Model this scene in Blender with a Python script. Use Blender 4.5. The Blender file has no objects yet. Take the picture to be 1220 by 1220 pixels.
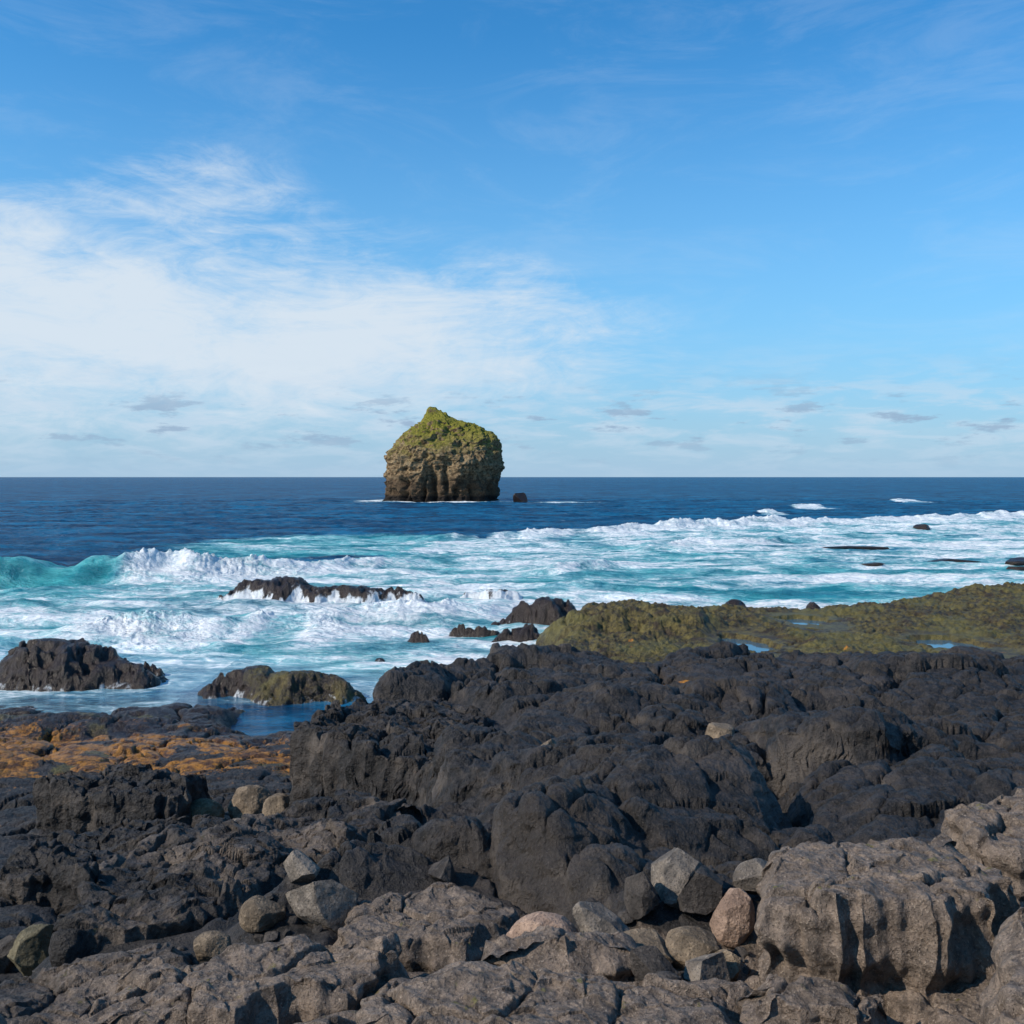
import bpy, math, random
import numpy as np
from mathutils import Vector
scene=bpy.context.scene
f32=np.float32
# ---------------------------------------------------------------- noise
rs=np.random.RandomState(3)
_ga=rs.rand(256)*2*np.pi; GX=np.cos(_ga).astype(f32); GY=np.sin(_ga).astype(f32)
TB=rs.randint(0,1<<30,4096).astype(np.int32)
def hsh(ix,iy,s=0):
    a=TB[(ix+s*37)&4095]
    return TB[((a>>7)+iy+s*101)&4095]
def perlin(x,y,s=0):
    x=np.asarray(x,f32);y=np.asarray(y,f32)
    xf=np.floor(x);yf=np.floor(y);fx=x-xf;fy=y-yf;xi=xf.astype(np.int32);yi=yf.astype(np.int32)
    u=fx*fx*fx*(fx*(fx*6-15)+10);v=fy*fy*fy*(fy*(fy*6-15)+10)
    a0=TB[(xi+s*37)&4095]>>7;a1=TB[(xi+1+s*37)&4095]>>7;yy=yi+s*101
    def g(A,a,b):
        h=(TB[(A+yy+b)&4095]>>3)&255
        return GX[h]*(fx-a)+GY[h]*(fy-b)
    a=g(a0,0,0);b=g(a1,1,0);c=g(a0,0,1);d=g(a1,1,1)
    return ((a+(b-a)*u)*(1-v)+(c+(d-c)*u)*v)*f32(1.5)
def fbm(x,y,o=4,s=0,g=.5):
    r=0;a=1;t=0
    for i in range(o):
        r=r+f32(a)*perlin(x*2**i+i*17.3,y*2**i-i*9.1,s+i);t+=a;a*=g
    return r/f32(t)
def ridge(x,y,o=3,s=0):
    r=0;a=1;t=0
    for i in range(o):
        r=r+f32(a)*(1-2*np.abs(perlin(x*2**i+i*7.3,y*2**i,s+i)));t+=a;a*=.5
    return r/f32(t)
def vor(x,y,s=0):
    x=np.asarray(x,f32);y=np.asarray(y,f32)
    xi=np.floor(x).astype(np.int32);yi=np.floor(y).astype(np.int32)
    f1=np.full(x.shape,9.,f32);f2=np.full(x.shape,9.,f32);cid=np.zeros(x.shape,np.int32);dx=np.zeros(x.shape,f32);dy=np.zeros(x.shape,f32)
    for i in(-1,0,1):
        for j in(-1,0,1):
            h=hsh(xi+i,yi+j,s)
            ax=x-(xi+i+(h&1023).astype(f32)/1023);ay=y-(yi+j+((h>>10)&1023).astype(f32)/1023);d=np.sqrt(ax*ax+ay*ay)
            n=d<f1
            f2=np.where(n,f1,np.minimum(f2,d));f1=np.where(n,d,f1)
            cid=np.where(n,h,cid);dx=np.where(n,ax,dx);dy=np.where(n,ay,dy)
    return f1,f2-f1,cid>>3,dx,dy
def vn3(p,s=0):
    i=np.floor(p);f=(p-i).astype(f32);i=i.astype(np.int32);f=f*f*(3-2*f);r=0
    for a in(0,1):
        for b in(0,1):
            A=TB[(TB[(i[:,0]+a+s*37)&4095]>>7)+i[:,1]+b&4095]>>7
            for c in(0,1):
                h=((TB[(A+i[:,2]+c)&4095]>>4)&0xffff).astype(f32)/65535
                r=r+h*(f[:,0] if a else 1-f[:,0])*(f[:,1] if b else 1-f[:,1])*(f[:,2] if c else 1-f[:,2])
    return r*2-1
def fbm3(p,o=4,s=0,g=.5):
    r=0;a=1;t=0
    for k in range(o):
        r=r+a*vn3(p*2**k+k*5.3,s+k*3);t+=a;a*=g
    return r/t
def ss(a,b,x):
    t=np.clip((x-a)/(b-a),0,1);return t*t*(3-2*t)
def sdpoly(x,y,P):  # positive inside
    P=np.array(P,float);d=np.full(x.shape,1e9,f32);ins=np.zeros(x.shape,bool)
    for k in range(len(P)):
        a=P[k];b=P[(k+1)%len(P)];e=b-a;L=e@e
        t=np.clip(((x-a[0])*e[0]+(y-a[1])*e[1])/L,0,1)
        d=np.minimum(d,(x-a[0]-t*e[0])**2+(y-a[1]-t*e[1])**2)
        c=((a[1]>y)!=(b[1]>y))
        if a[1]!=b[1]: ins^=c&(x<(b[0]-a[0])*(y-a[1])/(b[1]-a[1])+a[0])
    d=np.sqrt(d);return np.where(ins,d,-d)
def terrace(z,s,w,k):
    q=z/s+w;fr=q-np.floor(q);return z+s*(ss(.25,.75,fr)-fr)*k
def blur(a,n,ax):
    for _ in range(2):
        p=[(0,0),(0,0)];p[ax]=(n+1,n)
        c=np.cumsum(np.pad(a,p,mode='edge').astype(np.float64),axis=ax)
        a=((c[2*n+1:]-c[:-2*n-1]) if ax==0 else (c[:,2*n+1:]-c[:,:-2*n-1]))/(2*n+1)
    return a
# ---------------------------------------------------------------- terrain height field
PLAT=[(-.9,28.6),(-2.7,23.4),(-3.9,18.6),(-3.4,17),(-1.7,15.8),(-1.0,13.6),(-1.7,12.6),(-3.8,11.4),(-4.1,8.8),(-3.4,7),(-5,5),(-7,1),(-7,-30),(60,-30),(60,30),(30,28.8),(14,28.6),(6,29.3)]
ALG=[(-1.5,26),(-.5,33),(1.8,40),(1.5,47),(4,53),(11,56),(16,55.5),(20,58),(29,64),(36,65),(60,70),(90,75),(90,20),(0,20)]
OUT=[(-17.8,40.5,4.2,2.4,1.45,0),(-15.0,39.6,2.4,1.4,.75,0),(-9.8,37.8,2.6,1.5,.95,.2),(-7.2,37.2,2.8,1.3,.85,.5),(-15.5,67,5.6,2.8,1.3,0),(-10.0,66,7.0,2.2,.95,0),(-1,67,3.6,1.1,.5,0),
     (1.6,55.5,3.6,1.9,1.4,0),(-4.4,49.3,1.7,.8,.7,0),(-5.6,44.5,1,.5,.35,0),(0,50,3.4,.9,.6,0),(-1.8,52.5,2.6,.7,.5,0),(5.4,49,4.2,3.6,1.9,.9),(8.5,48,2.6,3,1.7,.8),
     (12.4,56.5,2.2,1.4,1.2,.2),(17,57.5,1.3,.9,1.1,.1),(29,63,4,2,1.4,.6),(-11,33.3,2.6,1.3,.45,.2),(-13.5,30.5,4,1.6,.8,.2)]
POOLS=[(10,43.6,1.0,2.3,.8),(18.7,43.8,1.3,1.7,.8),(14.6,51,1.1,1.6,.75)]
MND=[(-.3,27.3,1.7,1.2,.35),(-2.2,20,1.6,3.2,.25),(1.5,12.2,1.3,1.7,.45),(4.6,13,1.7,2.4,.45),(.2,9.7,1.5,.9,.3),(2.9,13,.35,2.2,-.6),(-.85,12.2,.5,2.0,-.5),(2.0,16.3,1.4,.5,-.4),
     (7.5,11.5,1.5,2,.25),(.2,22,2.4,.7,-.35),(6.5,18.5,3.2,.7,-.45),(9,22,3,2,.25),(3,19.5,2,1.5,.25),(2.6,9.2,1.6,.5,-.35)]
HOL=[(1.0,7.1,1.05,.6),(-1.9,8.4,.8,.5),(-4.6,9.7,1.2,1.2),(-4.3,18.2,1.2,1.3)]
LEDG=[]
def H(x,y,full=False):
    x=np.asarray(x,f32);y=np.asarray(y,f32)
    w1=fbm(x*.45,y*.45,3,11);w2=fbm(x*.45+50,y*.45,3,12)
    xw=x+w1*1.1;yw=y+w2*1.1
    zP=np.interp(y,[-20,2,4,6,8,11,20,28,32],[6.0,5.75,5.35,4.88,4.52,4.22,3.6,3.0,2.8])
    zP=zP+np.clip(x-5,0,30)*.012
    zL=np.interp(y,[2,5,8,10,13,17,22,26,30,34,37,42],[5.0,4.25,3.5,3.1,2.5,1.85,1.25,.85,.45,.15,-.4,-1.6])
    mP=ss(-.25,.55,sdpoly(xw,yw,PLAT))
    mA=ss(-1.3,.9,sdpoly(xw,yw,ALG))
    low=zL*(1-ss(-2,3,x))-.6*ss(-2,3,x)
    low=low-1.1*np.exp(-(((x+7.0)/2.1)**2+((y-33)/2.3)**2)**2)-.7*np.exp(-(((x+12.8)/1.0)**2+((y-34.5)/1.0)**2)**2)
    low=low-.9*ss(34,37.5,y)*ss(-9,-5,x)
    b=np.maximum(low,-1.8)*(1-mA)+1.0*mA
    alg=mA*(1-mP)
    jg=fbm(x*1.1,y*1.1,4,13,.6)*.55
    for (cx,cy,rx,ry,h,a) in OUT:
        r=np.sqrt(((xw-cx)/rx)**2+((yw-cy)/ry)**2)+jg*.6
        m=1-ss(.1,1.15,r);m=m**.7
        b=b+(np.maximum(h,b)-b)*m
        alg=np.where(m>.3,np.maximum(alg*.3,a) if a<.4 else np.maximum(alg,a),alg)
    for (cx,cy,rx,ry,h) in MND:
        zP=zP+h*np.exp(-(((xw-cx)/rx)**2+((yw-cy)/ry)**2)**1.3)
    hol=np.zeros_like(x)
    for (cx,cy,rx,ry) in HOL: hol=np.maximum(hol,np.exp(-(((x-cx)/rx)**2+((y-cy)/ry)**2)**2))
    z=b*(1-mP)+zP*mP
    L=.55+.45*mP
    md=ss(-.25,.3,fbm(x*.5+20,y*.5,2,14))
    f,e,c,dx,dy=vor(xw/3.4+3+.1*jg,yw/4.4,21)
    r1=(c&255)/255.-.5;r2=((c>>8)&255)/255.-.5;r3=((c>>16)&255)/255.-.5
    rel=r1*.28+(r2*dx+r3*dy)*.6-.40*np.exp(-(e/.045)**2)*(.35+.65*md)+.22*(1-np.exp(-e/.16))
    x2=x+.35*w2+.10*fbm(x*1.7,y*1.7,3,31);y2=y+.10*fbm(x*1.7,y*1.7,3,32)
    f,e,c,dx,dy=vor((x2*.9+y2*.4)/1.25,(y2*.9-x2*.4)/.95,22)
    rel+=((c&255)/255.-.5)*.12+(((c>>8)&255)/255.-.5)*dx*.30+(((c>>16)&255)/255.-.5)*dy*.25-.13*np.exp(-(e/.06)**2)*md+.10*(1-np.exp(-e/.2))
    f,e,c,dx,dy=vor((x2+.05*w1)/.42,y2/.36,23)
    rel+=((c&255)/255.-.5)*.035+(((c>>8)&255)/255.-.5)*dx*.12+(((c>>16)&255)/255.-.5)*dy*.10-.045*np.exp(-(e/.1)**2)*md+.045*(1-np.exp(-e/.25))
    rel+=fbm(x*.9,y*.9,3,43)*.14-.14
    rel=rel*(ss(3.0,8.5,y)*.45+.55)*(1-.75*hol)-.12*hol
    am=np.clip(alg,0,1)
    relA=fbm(x*.5,y*.5,4,51)*.28+ridge(x*1.4,y*1.4,4,52)*.15+fbm(x*4,y*4,3,53)*.11-.06
    z=z+(rel*L)*(1-am)+(relA+rel*.3)*am
    tw=fbm(x*.35,y*.35,2,45)*1.4+.15*x
    z=z+(terrace(z,.26,tw,.35)-z)*(1-am)*ss(-.2,.3,z)
    z=z+(ridge(x2*2.2+y*.8,y2*2.0,4,41)*.03+fbm(x*6,y*6,4,42,.65)*.045)*L*(1-am)
    sub=ss(-.2,-1.2,b)*(1-mP);z=z*(1-sub)+(-1.8)*sub
    for (cx,cy,rx,ry,pz) in POOLS:
        r=np.sqrt(((x-cx)/rx)**2+((y-cy)/ry)**2)+.6*fbm(x*.9,y*.9,4,61)
        m=1-ss(.75,1.25,r);z=z*(1-m)+(pz-.3)*m
        r2_=np.sqrt(((x-cx)/rx)**2+((np.where(y<cy,(y-cy)*.55,y-cy))/ry)**2)
        m2=(1-ss(1.2,2.2,r2_))*(1-m);z=z+(np.clip(z,pz-.1,pz+.16)-z)*m2
    for (P,zt,tl,c0) in LEDG:
        sd=sdpoly(x,y,P);cap=zt+tl[0]*(x-c0[0])+tl[1]*(y-c0[1])
        m=ss(-.25,.1,sd);z=z+(np.minimum(z,cap-.25)-z)*m
        m=ss(-.7,-.2,sd)*(1-m);z=z+(np.minimum(z,cap-.12)-z)*m
    if not full: return z
    n=fbm(x*.6,y*.6,4,71)
    pale=np.clip(ss(8.4,6.2,y+n*1.6-np.clip(x,-3,4)*.25)*.8,0,1)
    org=np.exp(-(((x+12)/6.5)**2+((y-26)/3.4)**2))*ss(-.4,.1,fbm(x*.8,y*.8,3,72))*1.4
    org=org+1.1*np.exp(-(((x+4.3)/1.0)**2+((y-25)/1.6)**2))+ss(.36,.46,fbm(x*.9+9,y*.9,3,75))*(1-mP)*(y<30)*.6
    org=org+.9*(np.exp(-(((x-3.6)/.35)**2+((y-22.5)/.5)**2)**2)+np.exp(-(((x-3.35)/.12)**2+((y-9.9)/.14)**2)**2))+.8*ss(.42,.5,fbm(x*.7,y*.7,3,76))*(y>28)*(y<44)*mA
    alg=np.clip(alg+(1-mP)*ss(.0,.4,fbm(x*.4,y*.4,3,73))*.7*ss(17,22,y)*(y<37),0,1)
    wet=np.clip((1-mP)*ss(1.5,.3,z)*ss(18,26,y)+.8*(1-mP)*(y>33)*(alg<.35),0,1)
    foam=np.where((y>60)&(x<5),ss(1.1,.15,z+.9*fbm(x*.9,y*.35,3,74)),0)+np.where((y>35),ss(.35,.1,z)*.5,0)
    return z,pale,np.clip(org,0,1),alg,wet,np.clip(foam,0,1),mP
def fan(name,rows,dense,side,fn,mat,wide=78):
    a=np.concatenate([np.linspace(-math.radians(wide),-math.radians(30),side)[:-1],np.linspace(-math.radians(30),math.radians(30),dense),np.linspace(math.radians(30),math.radians(wide),side)[1:]])
    R,A=np.meshgrid(rows,a,indexing='ij')
    X=(R*np.sin(A));Y=(R*np.cos(A));sh=X.shape
    out=fn(X.ravel().astype(f32),Y.ravel().astype(f32),sh,rows)
    co=np.stack([out['x'],out['y'],out['z']],1).astype(f32)
    nr,nc=sh;idx=np.arange(nr*nc).reshape(nr,nc)
    q=np.stack([idx[:-1,:-1],idx[:-1,1:],idx[1:,1:],idx[1:,:-1]],-1).reshape(-1,4)
    return rawmesh(name,co,q,mat,{k:v for k,v in out.items() if k not in'xyz'})
def rawmesh(name,co,faces,mat,attrs={},smooth=True):
    n=faces.shape[1];me=bpy.data.meshes.new(name)
    me.vertices.add(len(co));me.vertices.foreach_set('co',co.astype(f32).ravel())
    me.loops.add(faces.size);me.loops.foreach_set('vertex_index',faces.astype(np.int32).ravel())
    me.polygons.add(len(faces));me.polygons.foreach_set('loop_start',np.arange(0,faces.size,n,dtype=np.int32))
    me.update(calc_edges=True)
    if smooth: me.polygons.foreach_set('use_smooth',np.ones(len(faces),bool))
    for k,v in attrs.items():
        at=me.attributes.new(k,'FLOAT','POINT');at.data.foreach_set('value',np.broadcast_to(np.asarray(v,f32),(len(co),)).copy())
    me.materials.append(mat);o=bpy.data.objects.new(name,me);scene.collection.objects.link(o);return o
# ---------------------------------------------------------------- material helper
class NT:
    def __init__(s,name):
        s.m=bpy.data.materials.new(name);s.m.use_nodes=True;s.t=s.m.node_tree;s.t.nodes.clear()
    def n(s,ty,**k):
        nd=s.t.nodes.new(ty)
        for a,b in k.items():setattr(nd,a,b)
        return nd
    def set(s,sock,v):
        if isinstance(v,bpy.types.NodeSocket): s.t.links.new(v,sock)
        else:
            if hasattr(sock.default_value,'__len__') and len(sock.default_value)==4 and len(v)==3: v=(*v,1)
            sock.default_value=v
    def math(s,op,a,b=0.,c=None,clamp=False):
        nd=s.n('ShaderNodeMath',operation=op,use_clamp=clamp);s.set(nd.inputs[0],a);s.set(nd.inputs[1],b)
        if c is not None:s.set(nd.inputs[2],c)
        return nd.outputs[0]
    def mix(s,f,a,b,bt='MIX'):
        nd=s.n('ShaderNodeMix',data_type='RGBA',blend_type=bt);s.set(nd.inputs[0],f);s.set(nd.inputs[6],a);s.set(nd.inputs[7],b);return nd.outputs[2]
    def mr(s,v,a,b,c=0.,d=1.,it='SMOOTHSTEP'):
        nd=s.n('ShaderNodeMapRange',interpolation_type=it);s.set(nd.inputs[0],v)
        for i,q in enumerate((a,b,c,d)): s.set(nd.inputs[i+1],q)
        return nd.outputs[0]
    def noise(s,vec,sc,det=4,ro=.55,dist=0.):
        nd=s.n('ShaderNodeTexNoise');s.set(nd.inputs['Vector'],vec);nd.inputs['Scale'].default_value=sc;nd.inputs['Detail'].default_value=det;nd.inputs['Roughness'].default_value=ro;nd.inputs['Distortion'].default_value=dist
        return nd.outputs[0]
    def mapv(s,vec,scale=(1,1,1),rot=(0,0,0)):
        nd=s.n('ShaderNodeMapping');s.set(nd.inputs[0],vec);nd.inputs['Scale'].default_value=scale;nd.inputs['Rotation'].default_value=rot;return nd.outputs[0]
    def attr(s,n): return s.n('ShaderNodeAttribute',attribute_name=n).outputs['Fac']
    def bump(s,h,st,d,nrm=None):
        nd=s.n('ShaderNodeBump');s.set(nd.inputs['Height'],h);nd.inputs['Strength'].default_value=st;nd.inputs['Distance'].default_value=d
        if nrm is not None:s.set(nd.inputs['Normal'],nrm)
        return nd.outputs[0]
    def out(s,col,rough,nrm=None,spec=.4,**k):
        p=s.n('ShaderNodeBsdfPrincipled');s.set(p.inputs['Base Color'],col);s.set(p.inputs['Roughness'],rough);s.set(p.inputs['Specular IOR Level'],spec)
        if nrm is not None:s.set(p.inputs['Normal'],nrm)
        o=s.n('ShaderNodeOutputMaterial');s.t.links.new(p.outputs[0],o.inputs[0]);return p
def rock_material():
    k=NT('lava_rock');P=k.n('ShaderNodeNewGeometry').outputs['Position'];N=k.n('ShaderNodeNewGeometry').outputs['Normal']
    nz=k.n('ShaderNodeSeparateXYZ');k.set(nz.inputs[0],N);up=nz.outputs[2]
    n1=k.noise(P,1.2,5);n2=k.noise(P,9,5,.65);n3=k.noise(P,55,4,.7);n4=k.noise(P,.35,3)
    black=k.mix(k.mr(n2,.38,.68),(.007,.0065,.007),(.044,.037,.034))
    black=k.mix(k.mr(n1,.50,.7),black,(.060,.049,.043));black=k.mix(k.mr(n4,.5,.65,0,.5),black,(.048,.035,.026))
    steep=k.mr(up,.7,.3);black=k.mix(k.math('MULTIPLY',steep,k.mr(n1,.50,.68)),black,(.10,.082,.068))
    black=k.mix(k.mr(n3,.58,.70,0,.75),black,(.15,.13,.115))
    pale=k.mix(k.mr(n2,.3,.7),(.09,.067,.050),(.29,.22,.168));pale=k.mix(k.mr(n1,.5,.75),pale,(.155,.12,.095))
    pale=k.mix(k.mr(n3,.56,.66,0,.7),pale,(.44,.355,.28));pale=k.mix(k.mr(n3,.42,.32,0,.85),pale,(.025,.02,.017))
    lich=k.math('MULTIPLY',k.mr(k.noise(P,7,4,.7),.62,.70),k.mr(up,.6,.9));pale=k.mix(k.math('MULTIPLY',lich,.8),pale,(.17,.15,.03))
    col=k.mix(k.mr(k.math('ADD',n1,k.attr('pale')),.8,1.2),black,pale)
    n5=k.noise(P,3.5,6,.7)
    alg=k.mix(k.mr(n5,.36,.62),(.014,.010,.004),(.14,.108,.026));alg=k.mix(k.mr(n2,.52,.66,0,.6),alg,(.19,.15,.042));alg=k.mix(k.mr(n1,.50,.64,0,.8),alg,(.040,.022,.010));alg=k.mix(k.mr(n4,.48,.6,0,.5),alg,(.15,.135,.034))
    col=k.mix(k.mr(k.math('ADD',k.attr('alg'),k.math('MULTIPLY',k.math('SUBTRACT',n2,.5),1.2)),.35,.6),col,alg)
    wet=k.mix(n2,(.006,.004,.004),(.038,.019,.012));wf=k.mr(k.attr('wet'),.2,.8,0,.85);col=k.mix(k.math('MULTIPLY',wf,k.mr(k.attr('alg'),.7,.3,.25,1)),col,wet)
    org=k.mix(k.mr(n5,.38,.60),(.07,.025,.006),(.42,.18,.02));col=k.mix(k.mr(k.math('ADD',k.attr('org'),k.math('MULTIPLY',k.math('SUBTRACT',n2,.5),1.8)),.36,.56),col,org)
    fo=k.math('ADD',k.attr('foam'),k.math('MULTIPLY',k.math('SUBTRACT',k.noise(k.mapv(P,(1.5,1,1)),2,6,.7),.5),1.5));ff=k.mr(fo,.45,.8);col=k.mix(ff,col,(.72,.76,.79))
    b=k.bump(n1,.5,.12);b=k.bump(n5,.7,.12,b);b=k.bump(n2,1,.09,b);v=k.n('ShaderNodeTexVoronoi');k.set(v.inputs[0],P);v.inputs['Scale'].default_value=22
    b=k.bump(v.outputs[0],.6,.035,b);b=k.bump(n3,1,.025,b)
    k.out(col,k.mr(wf,0,1,.62,.3),b,.45);return k.m
ROCK=rock_material()
def stone_material(name,c1,c2):
    k=NT(name);P=k.n('ShaderNodeNewGeometry').outputs['Position']
    n1=k.noise(P,5,4);n3=k.noise(P,70,4,.7);n2=k.noise(P,22,5,.6)
    col=k.mix(k.mr(n1,.35,.65),c1,c2);col=k.mix(k.mr(n3,.46,.36,0,.8),col,tuple(q*.35 for q in c1));col=k.mix(k.mr(n2,.55,.68,0,.6),col,tuple(min(1,q*1.45) for q in c2))
    col=k.mix(k.mr(k.noise(P,9,5,.7),.55,.66,0,.5),col,tuple(q*.7 for q in c1))
    b=k.bump(n1,.5,.06);b=k.bump(n2,.8,.04,b);b=k.bump(n3,.8,.015,b);k.out(col,.8,b,.3);return k.m
ST={'gray':stone_material('gray_stone',(.105,.09,.077),(.235,.198,.162)),'pink':stone_material('pinkish_stone',(.23,.155,.115),(.39,.27,.20)),
    'tan':stone_material('tan_stone',(.11,.083,.057),(.25,.19,.13)),'dark':stone_material('dark_stone',(.03,.026,.024),(.08,.068,.06)),
    'olive':stone_material('mossy_stone',(.08,.07,.04),(.17,.145,.09))}
# ---------------------------------------------------------------- ledges
LD=[('basalt_block',[(1.6,6.5),(2.0,6.25),(3.05,6.35),(3.4,6.8),(3.3,7.6),(2.2,7.8),(1.7,7.3)],5.3,(.05,-.03),.95,.10,1,1,dict(N=800,ffreq=7)),
('basalt_block',[(2.0,4.3),(2.25,4.9),(2.75,5.6),(3.8,5.9),(4.4,4.4),(3.4,3.6),(2.4,3.7)],5.62,(.16,.05),1.0,.05,1,2,dict(N=700,ffreq=3,flare=.25)),
('basalt_block',[(3.65,8.1),(4.2,7.9),(6,8.2),(6.5,9.2),(4.6,9.5),(3.75,8.9)],5.1,(.03,0),.9,.09,.8,3,dict(N=800)),
('basalt_block',[(-2.7,6.2),(-1.8,6.15),(-0.95,6.5),(-.8,7.05),(-1.6,7.4),(-2.7,6.9)],4.68,(.08,.05),.9,.12,.75,4,dict(N=800,ffreq=7)),
('basalt_slab',[(-3.7,8.5),(-2.7,8.8),(-1.4,10.9),(-.9,12.1),(-2.0,12.6),(-3.7,11.5),(-4.2,9.7)],4.15,(.02,-.05),1.4,.10,.42,5,dict(N=1000,rel=.10,ffreq=4)),
('basalt_block',[(-.25,6.75),(.35,6.6),(.8,6.75),(.75,7.0),(.1,7.1)],4.9,(0,0),.5,.05,.95,6,dict(N=400)),
('basalt_slab',[(-.9,5.5),(.4,5.25),(1.25,5.5),(1.2,6.0),(.2,6.25),(-.8,6.05)],5.02,(.0,.02),.6,.05,.9,7,dict(N=700)),
('lava_ledge',[(-3.95,18.6),(-3.6,17.2),(-2.6,16.2),(-1.5,15.6),(-.6,16.2),(-.4,19),(-1.4,21.2),(-3,21)],3.55,(-.02,-.05),2.0,.16,.26,8,dict(N=1100,rel=.13,ffreq=3.2,flare=.2)),
('lava_ledge',[(-8.6,18.4),(-7,17.7),(-5.8,17.9),(-5.6,19),(-7,19.8),(-8.6,19.5)],2.4,(0,0),1.4,.06,0,9,dict(rel=.12,ffreq=3,N=700)),
('lava_ledge',[(-6.6,13.2),(-5,13.0),(-3.9,13.9),(-4.2,15),(-6,15.3),(-6.9,14.4)],2.9,(.04,.0),1.4,.06,.05,10,dict(rel=.12,ffreq=3,N=700)),
('basalt_slab',[(-1.3,7.5),(-.3,7.4),(.15,8.1),(-.5,8.9),(-1.4,8.5)],4.5,(.05,-.04),.8,.08,.6,11,dict(N=600,rel=.05)),
('basalt_block',[(1.35,5.75),(1.95,5.6),(2.2,5.95),(1.8,6.2),(1.35,6.1)],4.98,(.0,.05),.6,.06,.85,12,dict(N=460)),
('basalt_slab',[(-3.9,6.8),(-2.8,7.1),(-2.2,7.8),(-2.8,8.3),(-3.9,7.9)],4.2,(.08,-.05),.8,.09,.5,13,dict(N=600))]
for l in LD: LEDG.append((l[1],l[2],l[3],np.mean(np.array(l[1]),0)))
def ledge(name,pts,zt,tilt,h,flute,pale,seed,N=520,rel=.05,ffreq=6.,flare=.06,sm=4):
    P=np.array(pts,float);C=P.mean(0);Q=np.vstack([P,P[:1]]);L=np.r_[0,np.cumsum(np.hypot(*np.diff(Q,axis=0).T))]
    s=np.linspace(0,L[-1],N,endpoint=False);X=np.interp(s,L,Q[:,0]);Y=np.interp(s,L,Q[:,1])
    for _ in range(sm):
        X=(np.roll(X,1)+X+np.roll(X,-1))/3;Y=(np.roll(Y,1)+Y+np.roll(Y,-1))/3
    nx=np.roll(Y,-4)-np.roll(Y,4);ny=-(np.roll(X,-4)-np.roll(X,4));l=np.hypot(nx,ny)+1e-9;nx/=l;ny/=l
    if np.sum(nx*(X-X.mean())+ny*(Y-Y.mean()))<0:nx,ny=-nx,-ny
    th=s/L[-1]*2*np.pi;rr=L[-1]/(2*np.pi);PX=np.cos(th)*rr+seed*7;PY=np.sin(th)*rr+seed*3   # periodic noise domain
    j=.32*fbm(PX*1.1,PY*1.1,4,seed,.6)*min(1,L[-1]/8);X=X+nx*j;Y=Y+ny*j
    cx,cy=C;V=[];K=40;T=80
    for k in range(K):
        t=k/(K-1)
        fl=flute*(-np.abs(perlin(PX*ffreq*.5+.15*t,PY*ffreq*.5+t*.3,seed+3))**.6*1.6+.5*perlin(PX*ffreq*1.5,PY*ffreq*1.5+t*.8,seed+5))
        stp=.08*perlin(PX*.8,PY*.8+t*5,seed+7)
        o=(1-t)*flare+fl*(.45+.55*np.sqrt(max(1-t,0.02)))-.04*np.exp(-((1-t)/.05))+.04*fbm(PX*3,PY*3+t*3,3,seed+9)+stp
        x=X+nx*o;y=Y+ny*o;V.append(np.stack([x,y,zt-h+t*h+0*x+tilt[0]*(x-cx)*t+tilt[1]*(y-cy)*t],1))
    ex,ey=V[-1][:,0],V[-1][:,1]
    for k in range(1,T):
        r=1-(k/T)**1.15;x=cx+(ex-cx)*r;y=cy+(ey-cy)*r
        V.append(np.stack([x,y,zt+.03*(1-math.exp(-(1-r)*20))+tilt[0]*(x-cx)+tilt[1]*(y-cy)],1))
    co=np.concatenate(V)
    x,y=co[:,0],co[:,1];wv=.12*fbm(x*2,y*2,2,5)
    f,e,c,dx,dy=vor(x/.7+seed+wv,y/.6,seed)
    dz=fbm(x*1.5,y*1.5,3,seed)*rel*1.6-rel*1.0*np.exp(-(e/.05)**2)+((c&255)/255.-.5)*rel*1.5+(((c>>8)&255)/255.-.5)*dx*rel*2.5
    f,e,c,dx,dy=vor(x/.22+wv,y/.18,seed+1)
    dz+=((c&255)/255.-.5)*rel*.7+fbm(x*8,y*8,3,seed+1)*.03+ridge(x*3,y*3,3,seed)*.02
    co[:,2]+=dz*np.repeat(np.r_[np.zeros(K-1),np.minimum(1,.45+np.arange(T)/8)],N)
    co+=np.stack([fbm3(co*3.5,4,seed+i,.6) for i in range(3)],1)*(.05 if rel<.1 else .09)
    M=K+T-1;idx=np.arange(M*N).reshape(M,N);nxt=np.roll(idx,-1,1)
    q=np.stack([idx[:-1],nxt[:-1],nxt[1:],idx[1:]],-1).reshape(-1,4)
    return rawmesh(name,co,q,ROCK,dict(pale=pale,org=0,alg=0,wet=0,foam=0))
for l in LD: ledge(*l[:8],**l[8])
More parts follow.
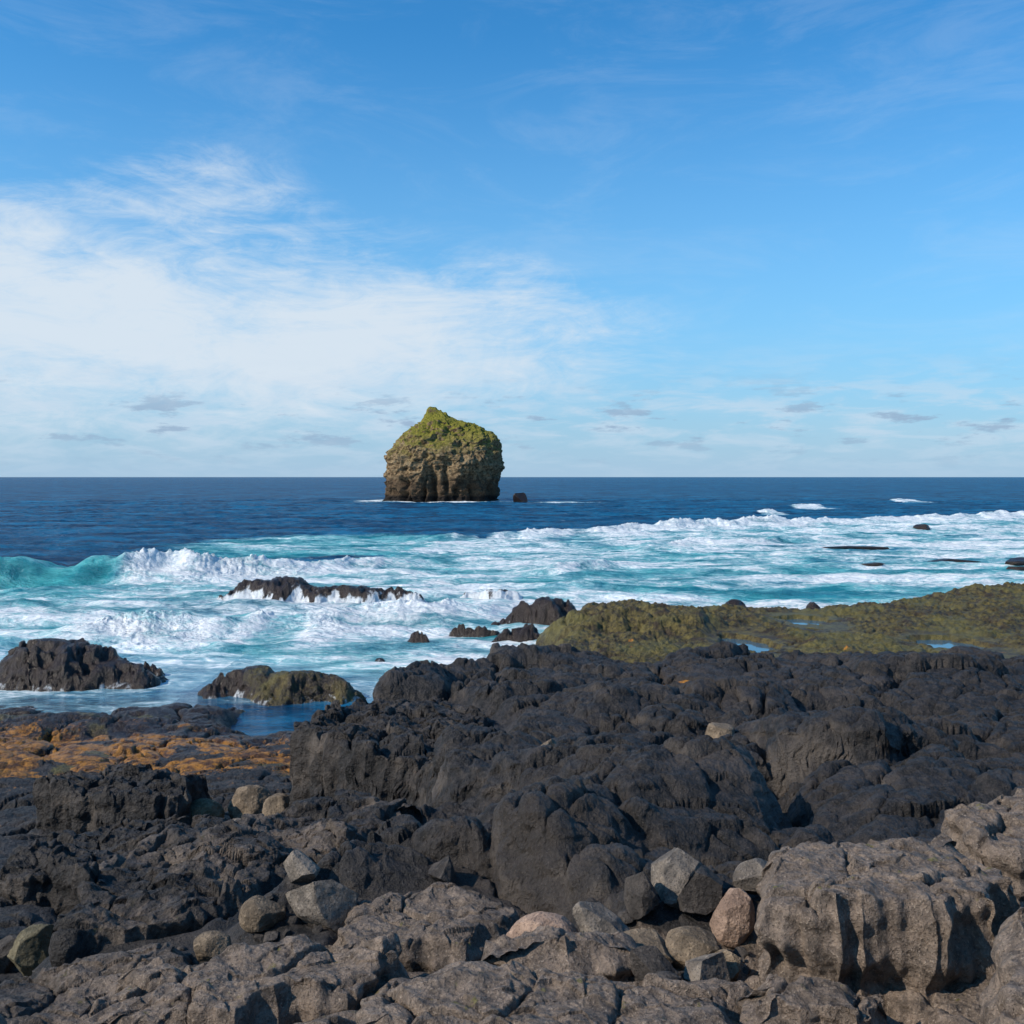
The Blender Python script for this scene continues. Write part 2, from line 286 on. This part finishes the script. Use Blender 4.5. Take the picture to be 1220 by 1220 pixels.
# ---------------------------------------------------------------- coast terrain
rows=np.exp(np.linspace(math.log(2.4),math.log(76),1250))
def tf(x,y,sh,rows):
    z,pale,org,alg,wet,foam,mP=H(x,y,True)
    z=np.where(y>71,np.minimum(z,-1),z)
    # steep faces: remove comb-like teeth, replace by real 3-D relief
    Z=z.reshape(sh).astype(np.float64);dr=np.gradient(rows)[:,None]
    Z0=blur(blur(Z,4,0),5,1)
    gr=np.abs(np.gradient(Z0,axis=0)/dr);cw=(rows*math.radians(60)/1050)[:,None];gc=np.abs(np.gradient(Z0,axis=1)/cw)
    st=blur(ss(.45,1.3,np.hypot(gr,np.clip(gc,0,3))),4,1)
    Zb=blur(blur(Z,5,1),2,0)
    Z=Z+(Zb-Z)*st*.9
    z=Z.ravel().astype(f32);s=st.ravel().astype(f32)
    am=(.05+.09*s)*np.clip(y/12,.6,1.4)
    xx=x+am*fbm(x*2.0+z*1.2,y*2.0-z*2.8,4,111,.62);yy=y+am*1.5*fbm(x*1.8+40,z*3.2+y*.8,4,112,.62)
    z=z+.03*s*fbm(x*5,y*5+z*5,3,113,.6)
    return dict(x=xx,y=yy,z=z,pale=pale,org=org,alg=alg,wet=wet,foam=foam)
fan('rocky_shore_ground',rows,1050,50,tf,ROCK)
# ---------------------------------------------------------------- boulders
def ico(sub):
    import bmesh
    bm=bmesh.new();bmesh.ops.create_icosphere(bm,subdivisions=sub,radius=1);bm.verts.ensure_lookup_table()
    v=np.array([q.co[:] for q in bm.verts]);f=np.array([[q.index for q in a.verts] for a in bm.faces]);bm.free();return v,f
ICO5=ico(6);ICO3=ico(3)
def stone_shape(seed,ang,base):
    r=np.random.RandomState(seed);v=base[0].copy()
    for _ in range(20 if ang>.5 else 10):
        n=r.randn(3);n/=np.linalg.norm(n);d=r.uniform(.42,.8) if ang>.5 else r.uniform(.68,.92)
        t=v@n-d;v-=np.where(t>0,t,0)[:,None]*n*(1. if ang>.5 else .8)
    v*=1+.09*fbm3(v*1.6+seed,4,seed)[:,None]+.03*fbm3(v*7+seed,3,seed+5,.6)[:,None]
    return v/np.abs(v).max(0)
def boulder(x,y,w,d,h,kind,seed,ang=1,rz=0,tip=0,zoff=None,name='boulder'):
    v=stone_shape(seed,ang,ICO5)*np.array([w/2,d/2,h/2])
    c,s=math.cos(tip),math.sin(tip);v=np.stack([v[:,0]*c+v[:,2]*s,v[:,1],-v[:,0]*s+v[:,2]*c],1)
    c,s=math.cos(rz),math.sin(rz);v=np.stack([v[:,0]*c-v[:,1]*s,v[:,0]*s+v[:,1]*c,v[:,2]],1)
    gx=np.array([x,x-w*.3,x+w*.3,x,x]);gy=np.array([y,y,y,y-d*.3,y+d*.3])
    z0=float(np.mean(H(gx,gy))) if zoff is None else zoff
    v+=np.array([x,y,z0+h*(.36 if zoff is None else .1)]);return rawmesh(name,v,ICO5[1],ST[kind] if kind in ST else ROCK,{} if kind in ST else dict(pale=0,org=0,alg=0,wet=1,foam=0))
B=[(.66,7.35,.52,.46,.60,'gray',1,1,.2,.2),(.22,7.3,.56,.42,.42,'pink',2,0,.1,0),(1.62,7.5,.34,.32,.44,'pink',3,0,.3,.1),(1.28,8.0,.56,.42,.54,'gray',4,1,.5,-.35),
(1.46,7.75,.42,.34,.42,'dark',5,1,0,0),(1.26,7.15,.44,.36,.30,'tan',6,0,0,.1),(.95,7.1,.42,.32,.26,'tan',7,1,.2,0),(1.27,6.75,.36,.30,.26,'gray',8,1,1,0),(.92,6.65,.36,.28,.28,'dark',9,1,0,.3),
(.97,7.8,.40,.34,.40,'dark',10,1,2,0),(1.45,6.95,.28,.24,.24,'tan',11,1,2,.2),(.45,7.05,.3,.25,.24,'gray',42,1,1,0),(-1.5,8.45,.76,.5,.52,'gray',12,1,.1,.1),(-2.05,8.4,.38,.32,.30,'tan',13,0,0,0),(-2.4,8.2,.32,.28,.26,'tan',14,0,0,0),(-1.85,8.9,.36,.32,.30,'gray',15,1,0,0),
(-4.65,10.1,.66,.55,.66,'olive',16,1,.2,0),(-4.2,10.7,.58,.5,.58,'gray',17,1,1,0),(-5.2,10.6,.5,.45,.45,'dark',18,1,1,0),(-4.0,11.1,.4,.34,.36,'gray',19,1,3,0),(-4.1,9.6,.36,.34,.28,'dark',20,1,3,0),
(3.35,16.5,.62,.55,.55,'tan',21,0,.4,.2),(2.85,14.9,.5,.4,.34,'dark',23,1,.2,0),(5.9,9.9,.26,.24,.2,'pink',24,0,0,0),(.5,14.9,.5,.4,.4,'tan',22,1,.9,.1),
(-4.9,19.2,.85,.8,.75,'tan',25,0,0,0),(-4.2,18.4,.8,.7,.8,'tan',26,0,1,0),(-3.95,17.1,.9,.7,.7,'tan',27,1,1,0),(-5.6,18.6,.7,.7,.6,'olive',28,0,1,0),(-4.6,17.4,.7,.6,.5,'gray',29,0,2,0),(-3.1,15.9,.6,.5,.45,'gray',30,1,2,0),
(-.6,9.1,.35,.3,.3,'dark',31,1,2,0),(1.9,8.0,.44,.36,.34,'gray',33,1,0,0),(2.6,8.3,.44,.34,.3,'dark',34,1,2,0)]
for b in B: boulder(*b)
for i,(x,y,w,d,h) in enumerate([(38,114,8,2,.7),(41,96,6,2,.6),(47,93,7,3,1.2),(44,88,5,1.5,.6),(62,155,2.6,2,1.4),(32,92,3,1.2,.5),(3,322,5.5,3.5,6)]):
    boulder(x,y,w,d,h,'wet',60+i,1,0,0,0,'sea_rock')
r=np.random.RandomState(5);shapes=[stone_shape(200+i,1,ICO3) for i in range(8)];V=[];F=[];n0=0
for cx,cy,sx,sy,n in [(1.0,7.0,.4,.35,90),(-1.9,8.4,.4,.25,30),(-4.6,9.8,.5,.5,45),(-4.3,18.2,.7,.7,40)]:
    X=cx+r.randn(n)*sx;Y=cy+r.randn(n)*sy;Z=H(X,Y)
    for i in range(n):
        s=r.uniform(.03,.11)*(1.8 if cy>14 else 1);a=r.rand()*6.28;v=shapes[r.randint(8)]*np.array([s,s*r.uniform(.6,1),s*r.uniform(.45,.8)])
        v=np.stack([v[:,0]*math.cos(a)-v[:,1]*math.sin(a),v[:,0]*math.sin(a)+v[:,1]*math.cos(a),v[:,2]],1)
        V.append(v+np.array([X[i],Y[i],Z[i]+s*.2]));F.append(ICO3[1]+n0);n0+=len(v)
rawmesh('loose_stones',np.concatenate(V),np.concatenate(F),ST['dark'])
# ---------------------------------------------------------------- sea stack
def stack():
    zs=[-2,0,1.6,6,11.4,16,19.5,21.6,23.6,25.6,27.6,29.4,31.4]
    xl=[-22,-21.5,-20.6,-18.6,-17,-17.3,-15.5,-12.8,-10.2,-8.2,-7.2,-6.4,-5.4];xr=[18.5,18,17.4,17,18.6,19.2,18.8,17.0,13.2,8.5,4.0,-.3,-3.0]
    M=230;N=520;z=np.linspace(-2,31.4,M);L=np.interp(z,zs,xl);R=np.interp(z,zs,xr)
    t=np.linspace(0,2*np.pi,N,endpoint=False);V=[]
    for k in range(M):
        c=(L[k]+R[k])/2;a=(R[k]-L[k])/2;dep=15*(1-.75*ss(14,31,z[k]))*min(1,.25+a/12);cy=340+ss(12,31,z[k])*1.5
        ct,st=np.cos(t),np.sin(t);p=.72
        V.append(np.stack([c+a*np.sign(ct)*np.abs(ct)**p,cy+dep*np.sign(st)*np.abs(st)**p,0*t+z[k]],1))
    co=np.concatenate(V);ctr=np.array([-1,340,0]);d=co-ctr;d[:,2]*=.15;d/=np.linalg.norm(d,axis=1)[:,None]+1e-6
    P=co*1.0
    n=fbm3(P*np.array([.12,.12,.10]),4,1)*2.8+fbm3(P*np.array([.4,.4,.5]),4,2,.6)*2.0
    gul=-2.4*np.exp(-(vn3(P*np.array([.25,.25,.05]),7)/.15)**2)*ss(15,8,co[:,2])
    strat=.4*vn3(np.stack([P[:,0]*.05,P[:,1]*.05,P[:,2]*.6+.15*P[:,0]],1),5)
    taper=np.where(co[:,2]>26,.4,1.)
    co=co+d*((n+gul+strat)*taper)[:,None];co[:,2]+=fbm3(P*.4,4,9,.6)*1.3
    co[:,0]-=22.6
    idx=np.arange(M*N).reshape(M,N);nx=np.roll(idx,-1,1);q=np.stack([idx[:-1],nx[:-1],nx[1:],idx[1:]],-1).reshape(-1,4)
    k=NT('stack_rock');Pn=k.n('ShaderNodeNewGeometry').outputs['Position'];G=k.n('ShaderNodeSeparateXYZ');k.set(G.inputs[0],k.n('ShaderNodeNewGeometry').outputs['Normal'])
    Z=k.n('ShaderNodeSeparateXYZ');k.set(Z.inputs[0],Pn)
    n1=k.noise(Pn,.25,5);n2=k.noise(Pn,1.1,5,.65);ns=k.noise(k.mapv(Pn,(.15,.15,1.0),(0,.2,0)),1,4,.6)
    c=k.mix(k.mr(n2,.35,.65),(.085,.056,.028),(.34,.24,.135));c=k.mix(k.mr(ns,.52,.64,0,.45),c,(.40,.31,.19));c=k.mix(k.mr(ns,.44,.34,0,.5),c,(.06,.04,.024))
    zz=k.math('ADD',Z.outputs[2],k.math('MULTIPLY',n1,16))
    gm=k.math('MULTIPLY',k.mr(zz,21,32),k.mr(k.math('ADD',G.outputs[2],k.math('MULTIPLY',n2,.9)),.55,.85));c=k.mix(gm,c,k.mix(n2,(.09,.095,.012),(.32,.29,.045)))
    gx=k.math('MULTIPLY',k.mr(k.noise(Pn,.6,5,.7),.5,.62),k.mr(Z.outputs[2],11,16));c=k.mix(k.math('MULTIPLY',gx,.45),c,(.16,.14,.04))
    c=k.mix(k.mr(k.math('ADD',Z.outputs[2],k.math('MULTIPLY',n2,5)),12.5,8,0,.85),c,k.mix(n2,(.032,.022,.016),(.13,.085,.052)));c=k.mix(k.mr(Z.outputs[2],2.6,1.4),c,(.02,.016,.014))
    b=k.bump(n1,.5,1.5);b=k.bump(n2,.9,1.2,b);b=k.bump(k.noise(Pn,4,4,.7),.6,.25,b);k.out(c,.9,b,.2)
    o=rawmesh('sea_stack',co,q,k.m)
    import bmesh
    bm=bmesh.new();bm.from_mesh(o.data);bm.verts.ensure_lookup_table();bm.faces.new([bm.verts[i] for i in idx[-1]]);bm.to_mesh(o.data);bm.free()
stack()
# ---------------------------------------------------------------- sea
rows=np.concatenate([np.exp(np.linspace(math.log(24),math.log(380),1000)),np.exp(np.linspace(math.log(380),math.log(26000),130))[1:]])
CR=[([-90,-60,-39,-30,-20,-13,-5],[66,73,78,80,85,91,98],[2,2.2,2.1,2.2,1.5,1.0,0.],4.5,1.5,-31),
    ([-14,-7,10,27,60,104,170],[126,132,144,157,180,208,245],[0,.6,.9,1.6,.9,1.0,1.1],5,1.8,-99),
    ([-28,-20,-8,-2,1],[47,51,57,61,63],[.2,.8,.9,.6,0],3.5,2.0,-99),
    ([1,4,8,11],[84,87,90,92],[0,.8,.7,0],2.5,1.3,-99),([12,17,28,38,60],[112,116,122,130,146],[0,.7,.7,.5,0],3,1.5,-99),
    ([-40,-30,-20,-10],[60,62,64,63],[.4,.5,.4,0],2.5,1.2,-99),([66,75,80,84],[262,268,270,275],[0,1.0,1.1,0],6,2.5,-99),([118,128,136],[330,335,338],[0,1.1,0],7,3,-99),([50,56,61],[222,226,230],[0,1.0,0],4,2,-99)]
def sf(x,y,sh,rows):
    d=np.hypot(x,y);w=fbm(x*.07,y*.07,3,81)
    fade=ss(1100,150,d)
    z=(fbm(x*.09,y*.24,4,82)*.62+fbm(x*.5,y*.9,3,83)*.16)*fade*ss(26,60,d)
    yb=np.interp(x,[-90,-60,-39,-30,-20,-14,-9,27,60,104,200],[60,70,74,79,86,96,128,156,179,207,250])+w*4
    ins=ss(2,-6,y-yb)
    ln=fbm(x*.05,y*.12,4,84);l2=fbm(x*.15+30,y*.3,4,88)
    foam=ins*(.70+.65*ln+.45*l2)
    trq=ins*(.66+.9*fbm(x*.04+7,y*.07,3,87)+.15*ss(-2,-25,x))
    pt=np.exp(-(((x+21)/17)**2+((y-120)/20)**2)**2);trq=np.maximum(trq,pt*.95);foam=np.maximum(foam,pt*(.44+.5*ln))
    bil=1-2*np.abs(fbm(x*.9,y*1.1,4,85,.65))
    spr=fbm(x*2.6,y*2.2,3,86,.7);patch=np.clip(.6+1.2*fbm(x*.2,y*.2,3,89),.05,1.4)
    for i,(cx,cy,am,bk,fr,fx) in enumerate(CR):
        yc=np.interp(x,cx,cy)+fbm(x*.12+i*9,x*0,3,90+i)*2.6;a=np.interp(x,cx,am,left=0 if i else am[0],right=0)
        a=a*np.clip(.85+.9*fbm(x*.13+5*i,x*0+3,4,95+i,.6),.15,1.5)
        t=y-yc;p=np.where(t>0,np.exp(-(t/bk)**2),np.exp(-(t/fr)**2));
        fo=ss(fx-1.5,fx+3,x)*ss(.15,.8,a)
        run=np.where(t>0,np.exp(-(t/(bk*.4))**2),np.exp(-(t/(fr*3.2))**2))
        z=z+a*(p*(1-.35*fo)+.30*fo*run)
        z=z+fo*run*(bil*.16+spr*.16)*patch*np.clip(a,0,1.4)
        z=z+fo*np.exp(-(t/.5)**2)*np.clip(fbm(x*1.2,y*.5,4,120+i,.75),0,1)*.6*np.clip(a,0,1.5)
        z=z-(.35*a*np.exp(-((t+fr*2.6)/fr)**2))*(1-fo)
        foam=np.maximum(foam,fo*np.where(t>0,np.exp(-(t/(bk*.3))**2),np.exp(-(t/(fr*7))**2))*(1.08+.4*ln+.4*l2))
        if i==0:
            face=(1-fo)*np.where(t>0,np.exp(-(t/1.2)**2),np.exp(-(t/3)**2));trq=np.maximum(trq,face*1.2*(x<-20));foam=foam*(1-.75*face*(t>-2.2)*(x<-28))
            lip=(1-fo)*np.exp(-((t-.1)/.35)**2)*(x<-25)*ss(-.2,.3,fbm(x*.35,x*0,2,99));foam=np.maximum(foam,.8*lip)
    foam-=.45*np.exp(-(((x-19)/9)**2+((y-70)/8)**2))+.25*np.exp(-(((x-12)/8)**2+((y-82)/6)**2))
    foam-=.22*np.exp(-(((x-30)/18)**2+((y-100)/9)**2))
    calm=ss(43,38,y+.4*x+w*3);foam=foam*(1-calm)+calm*np.where(x<-12,.55,.36)
    pool=ss(36.5,35,y)*ss(-12,-10,x);foam=foam*(1-pool);z=z*(1-ss(46,38,y));trq=trq*(1-.7*calm)
    rr=np.sqrt(((x+22.6-(-1.5))/24)**2+((y-340)/19)**2);foam=np.maximum(foam,ss(1.25,.95,rr+.25*fbm(x*.05,y*.05,3,101))*.95)
    foam=np.maximum(foam,.85*np.exp(-((x-18)/16)**2-((y-318)/4)**2));foam=np.maximum(foam,.7*np.exp(-((x+42)/12)**2-((y-322)/4)**2))
    for cx,cy,rx,ry in[(-13,66,9.5,5),(0,66,5,2.5),(-17,41,5,4)]:
        foam=np.maximum(foam,.85*np.exp(-(((x-cx)/rx)**2+((y-cy)/ry)**2)**2))
    return dict(x=x,y=y,z=z,foam=np.clip(foam,0,1.4),trq=np.clip(trq,0,1),calm=np.clip(calm,0,1))
def water_shader(k,col,rough,nrm,cap,foamf):
    df=k.n('ShaderNodeBsdfDiffuse');k.set(df.inputs[0],col);k.set(df.inputs['Normal'],nrm)
    gl=k.n('ShaderNodeBsdfGlossy');k.set(gl.inputs['Roughness'],rough);k.set(gl.inputs['Normal'],nrm);k.set(gl.inputs[0],(1,1,1))
    fr=k.n('ShaderNodeFresnel');fr.inputs[0].default_value=1.33;k.set(fr.inputs['Normal'],nrm)
    f=k.math('MINIMUM',fr.outputs[0],cap);f=k.math('MULTIPLY',f,k.math('SUBTRACT',1,k.math('MULTIPLY',foamf,.9)))
    m=k.n('ShaderNodeMixShader');k.set(m.inputs[0],f);k.set(m.inputs[1],df.outputs[0]);k.set(m.inputs[2],gl.outputs[0]);o=k.n('ShaderNodeOutputMaterial');k.set(o.inputs[0],m.outputs[0])
def sea_material():
    k=NT('sea_water');P=k.n('ShaderNodeNewGeometry').outputs['Position'];F=k.attr('foam');T=k.attr('trq')
    a=k.noise(k.mapv(P,(.5,1,1)),.35,7,.62,.6);b=k.noise(k.mapv(P,(.6,1,1)),1.9,6,.68,.8);c=k.noise(k.mapv(P,(.25,1,1)),.09,5,.6)
    n=k.math('ADD',k.math('MULTIPLY',a,.6),k.math('MULTIPLY',b,.4))
    s=k.math('ADD',F,k.math('MULTIPLY',k.math('SUBTRACT',n,.5),3.6))
    ff=k.mr(s,.42,1.05);thin=k.mr(s,.0,.75)
    deep=k.mix(k.mr(k.noise(k.mapv(P,(.35,.8,1)),.16,9,.78),.42,.60),(.001,.020,.060),(.009,.145,.285));deep=k.mix(k.mr(c,.42,.62,0,.45),deep,(.004,.075,.17))  # blues mixed by noise paint in the differing reflections of wave facets
    deep=k.mix(k.mr(k.noise(k.mapv(P,(.2,.5,1)),.02,6,.7),.45,.62,0,.45),deep,(.002,.042,.11))
    cap_=k.mr(k.noise(k.mapv(P,(.35,1,1)),.12,9,.75),.70,.75,0,.6);deep=k.mix(cap_,deep,(.6,.68,.72))
    tq=k.mix(k.mr(a,.35,.65),(.006,.17,.22),(.06,.42,.44));col=k.mix(k.mr(k.math('ADD',T,k.math('MULTIPLY',k.math('SUBTRACT',c,.5),.9)),.1,.75),deep,tq)
    col=k.mix(k.math('MULTIPLY',thin,k.mr(k.math('ADD',T,F),.25,.6,0,.6)),col,(.31,.58,.64));col=k.mix(ff,col,k.mix(k.mr(b,.35,.6),(.58,.67,.72),(.84,.86,.87)))
    w1=k.noise(k.mapv(P,(.45,1,1)),.35,8,.66,.3);w2=k.noise(P,2.2,6,.65)
    inv=k.math('SUBTRACT',1,k.attr('calm'))
    bb=k.bump(k.math('MULTIPLY',w1,inv),.7,2.4);bb=k.bump(w2,.25,.2,bb);bb=k.bump(b,.35,.35,bb)
    water_shader(k,col,k.mr(k.attr('calm'),0,1,.2,.08),bb,k.mr(k.attr('calm'),0,1,.2,.75),ff);return k.m
fan('sea',rows,950,70,sf,sea_material(),82)
k=NT('tide_pool_water');P=k.n('ShaderNodeNewGeometry').outputs['Position'];water_shader(k,(.04,.10,.15),.05,k.bump(k.noise(P,3,3),.08,.05),.85,0.);PM=k.m
for (cx,cy,rx,ry,pz) in POOLS:
    t=np.linspace(0,2*np.pi,64,endpoint=False);V=np.stack([cx+rx*1.35*np.cos(t),cy+ry*1.35*np.sin(t),0*t+pz-.05],1)
    me=bpy.data.meshes.new('tide_pool');me.from_pydata([tuple(v) for v in V],[],[list(range(64))]);me.materials.append(PM);o=bpy.data.objects.new('tide_pool',me);scene.collection.objects.link(o)
# ---------------------------------------------------------------- world
SUN_EL=math.radians(36);sx,sy=-.92,-.40
w=bpy.data.worlds.new('World');scene.world=w;w.use_nodes=True;t=w.node_tree;t.nodes.clear()
k=NT('tmp');bpy.data.materials.remove(k.m);k.t=t
sky=k.n('ShaderNodeTexSky',sky_type='NISHITA');sky.sun_disc=False;sky.sun_elevation=SUN_EL;sky.sun_rotation=math.atan2(sx,sy);sky.air_density=1.0;sky.dust_density=.5;sky.ozone_density=2.0
tint=k.mix(1.,sky.outputs[0],(.34,1.12,1.58),'MULTIPLY')
g0=k.n('ShaderNodeTexCoord').outputs['Generated'];S=k.n('ShaderNodeSeparateXYZ');k.set(S.inputs[0],g0)
az=k.math('ARCTAN2',S.outputs[0],S.outputs[1]);el=k.math('ARCSINE',S.outputs[2])
cv=k.n('ShaderNodeCombineXYZ');k.set(cv.inputs[0],az);k.set(cv.inputs[1],el);A=cv.outputs[0]
def band(v,c,s):
    q=k.math('DIVIDE',k.math('SUBTRACT',v,c),s);return k.math('POWER',2.718,k.math('MULTIPLY',k.math('MULTIPLY',q,q),-1.))
st=k.noise(k.mapv(A,(4.5,16,1),(0,0,-.30)),1,9,.68,.9);st2=k.noise(k.mapv(A,(12,34,1),(0,0,-.6)),1,8,.7,1.0);big=k.noise(k.mapv(A,(4,8,1)),1,4,.55)
wedge=k.math('MULTIPLY',k.mr(az,.30,-.16),band(el,k.math('ADD',.130,k.math('MULTIPLY',az,-.03)),k.mr(az,.25,-.45,.065,.095,'LINEAR')))
m=k.math('ADD',k.math('MULTIPLY',wedge,1.3),k.math('MULTIPLY',k.math('MULTIPLY',band(az,-.28,.13),band(el,.27,.05)),.36))
tx=k.math('ADD',k.math('MULTIPLY',st,.6),k.math('ADD',k.math('MULTIPLY',st2,.4),k.math('MULTIPLY',big,.4)))
f1=k.mr(k.math('ADD',m,k.math('MULTIPLY',k.math('SUBTRACT',tx,.70),k.mr(m,.02,.5,.5,3.3))),.12,1.35,0,.94)
faint=k.math('MULTIPLY',k.mr(k.math('ADD',st,k.math('MULTIPLY',big,.5)),.68,1.0,0,.12),k.mr(el,0,.05))
f=k.math('MAXIMUM',f1,faint)
hz=k.math('POWER',k.mr(el,.42,.0,0,1,'LINEAR'),1.4);hz=k.math('MULTIPLY',hz,.96)
def bg(c,s=1.):
    b=k.n('ShaderNodeBackground');k.set(b.inputs[0],c);b.inputs[1].default_value=s;return b.outputs[0]
def mxs(f,a,b):
    mx=k.n('ShaderNodeMixShader');k.set(mx.inputs[0],f);k.set(mx.inputs[1],a);k.set(mx.inputs[2],b);return mx.outputs[0]
hc=k.mix(k.mr(el,.16,.02),(.33,.58,.82),(.40,.57,.75))
s1=mxs(hz,bg(tint,.115),bg(hc))
s1=mxs(f,s1,bg((.70,.79,.88)))
pn=k.noise(k.mapv(A,(7,34,2)),2,6,.62,.4);pf=k.math('MULTIPLY',k.mr(pn,.42,.64,0,.6),band(el,.055,.045));s1=mxs(pf,s1,bg((.60,.72,.85)))
pn=k.noise(k.mapv(A,(13,50,1)),1,6,.62);pf=k.math('MULTIPLY',k.mr(pn,.54,.63,0,.8),band(el,.052,.030));s1=mxs(pf,s1,bg((.30,.43,.60)))
o=k.n('ShaderNodeOutputWorld');k.set(o.inputs[0],s1)
ld=bpy.data.lights.new('sun','SUN');ld.energy=5;ld.angle=math.radians(.5);ld.color=(1,.89,.75);lo=bpy.data.objects.new('sun',ld);scene.collection.objects.link(lo)
hl=math.hypot(sx,sy);dirv=Vector((sx/hl*math.cos(SUN_EL),sy/hl*math.cos(SUN_EL),math.sin(SUN_EL)));lo.rotation_euler=dirv.to_track_quat('Z','Y').to_euler();lo.location=(0,0,60)
# ---------------------------------------------------------------- camera
cd=bpy.data.cameras.new('camera');cd.sensor_width=36;cd.lens=36;cd.shift_y=-.0344;cd.clip_start=.1;cd.clip_end=60000
co=bpy.data.objects.new('camera',cd);co.location=(0,0,8);co.rotation_euler=(math.radians(90),0,0);scene.collection.objects.link(co);scene.camera=co
scene.view_settings.view_transform='Standard';scene.view_settings.look='None';scene.view_settings.exposure=0
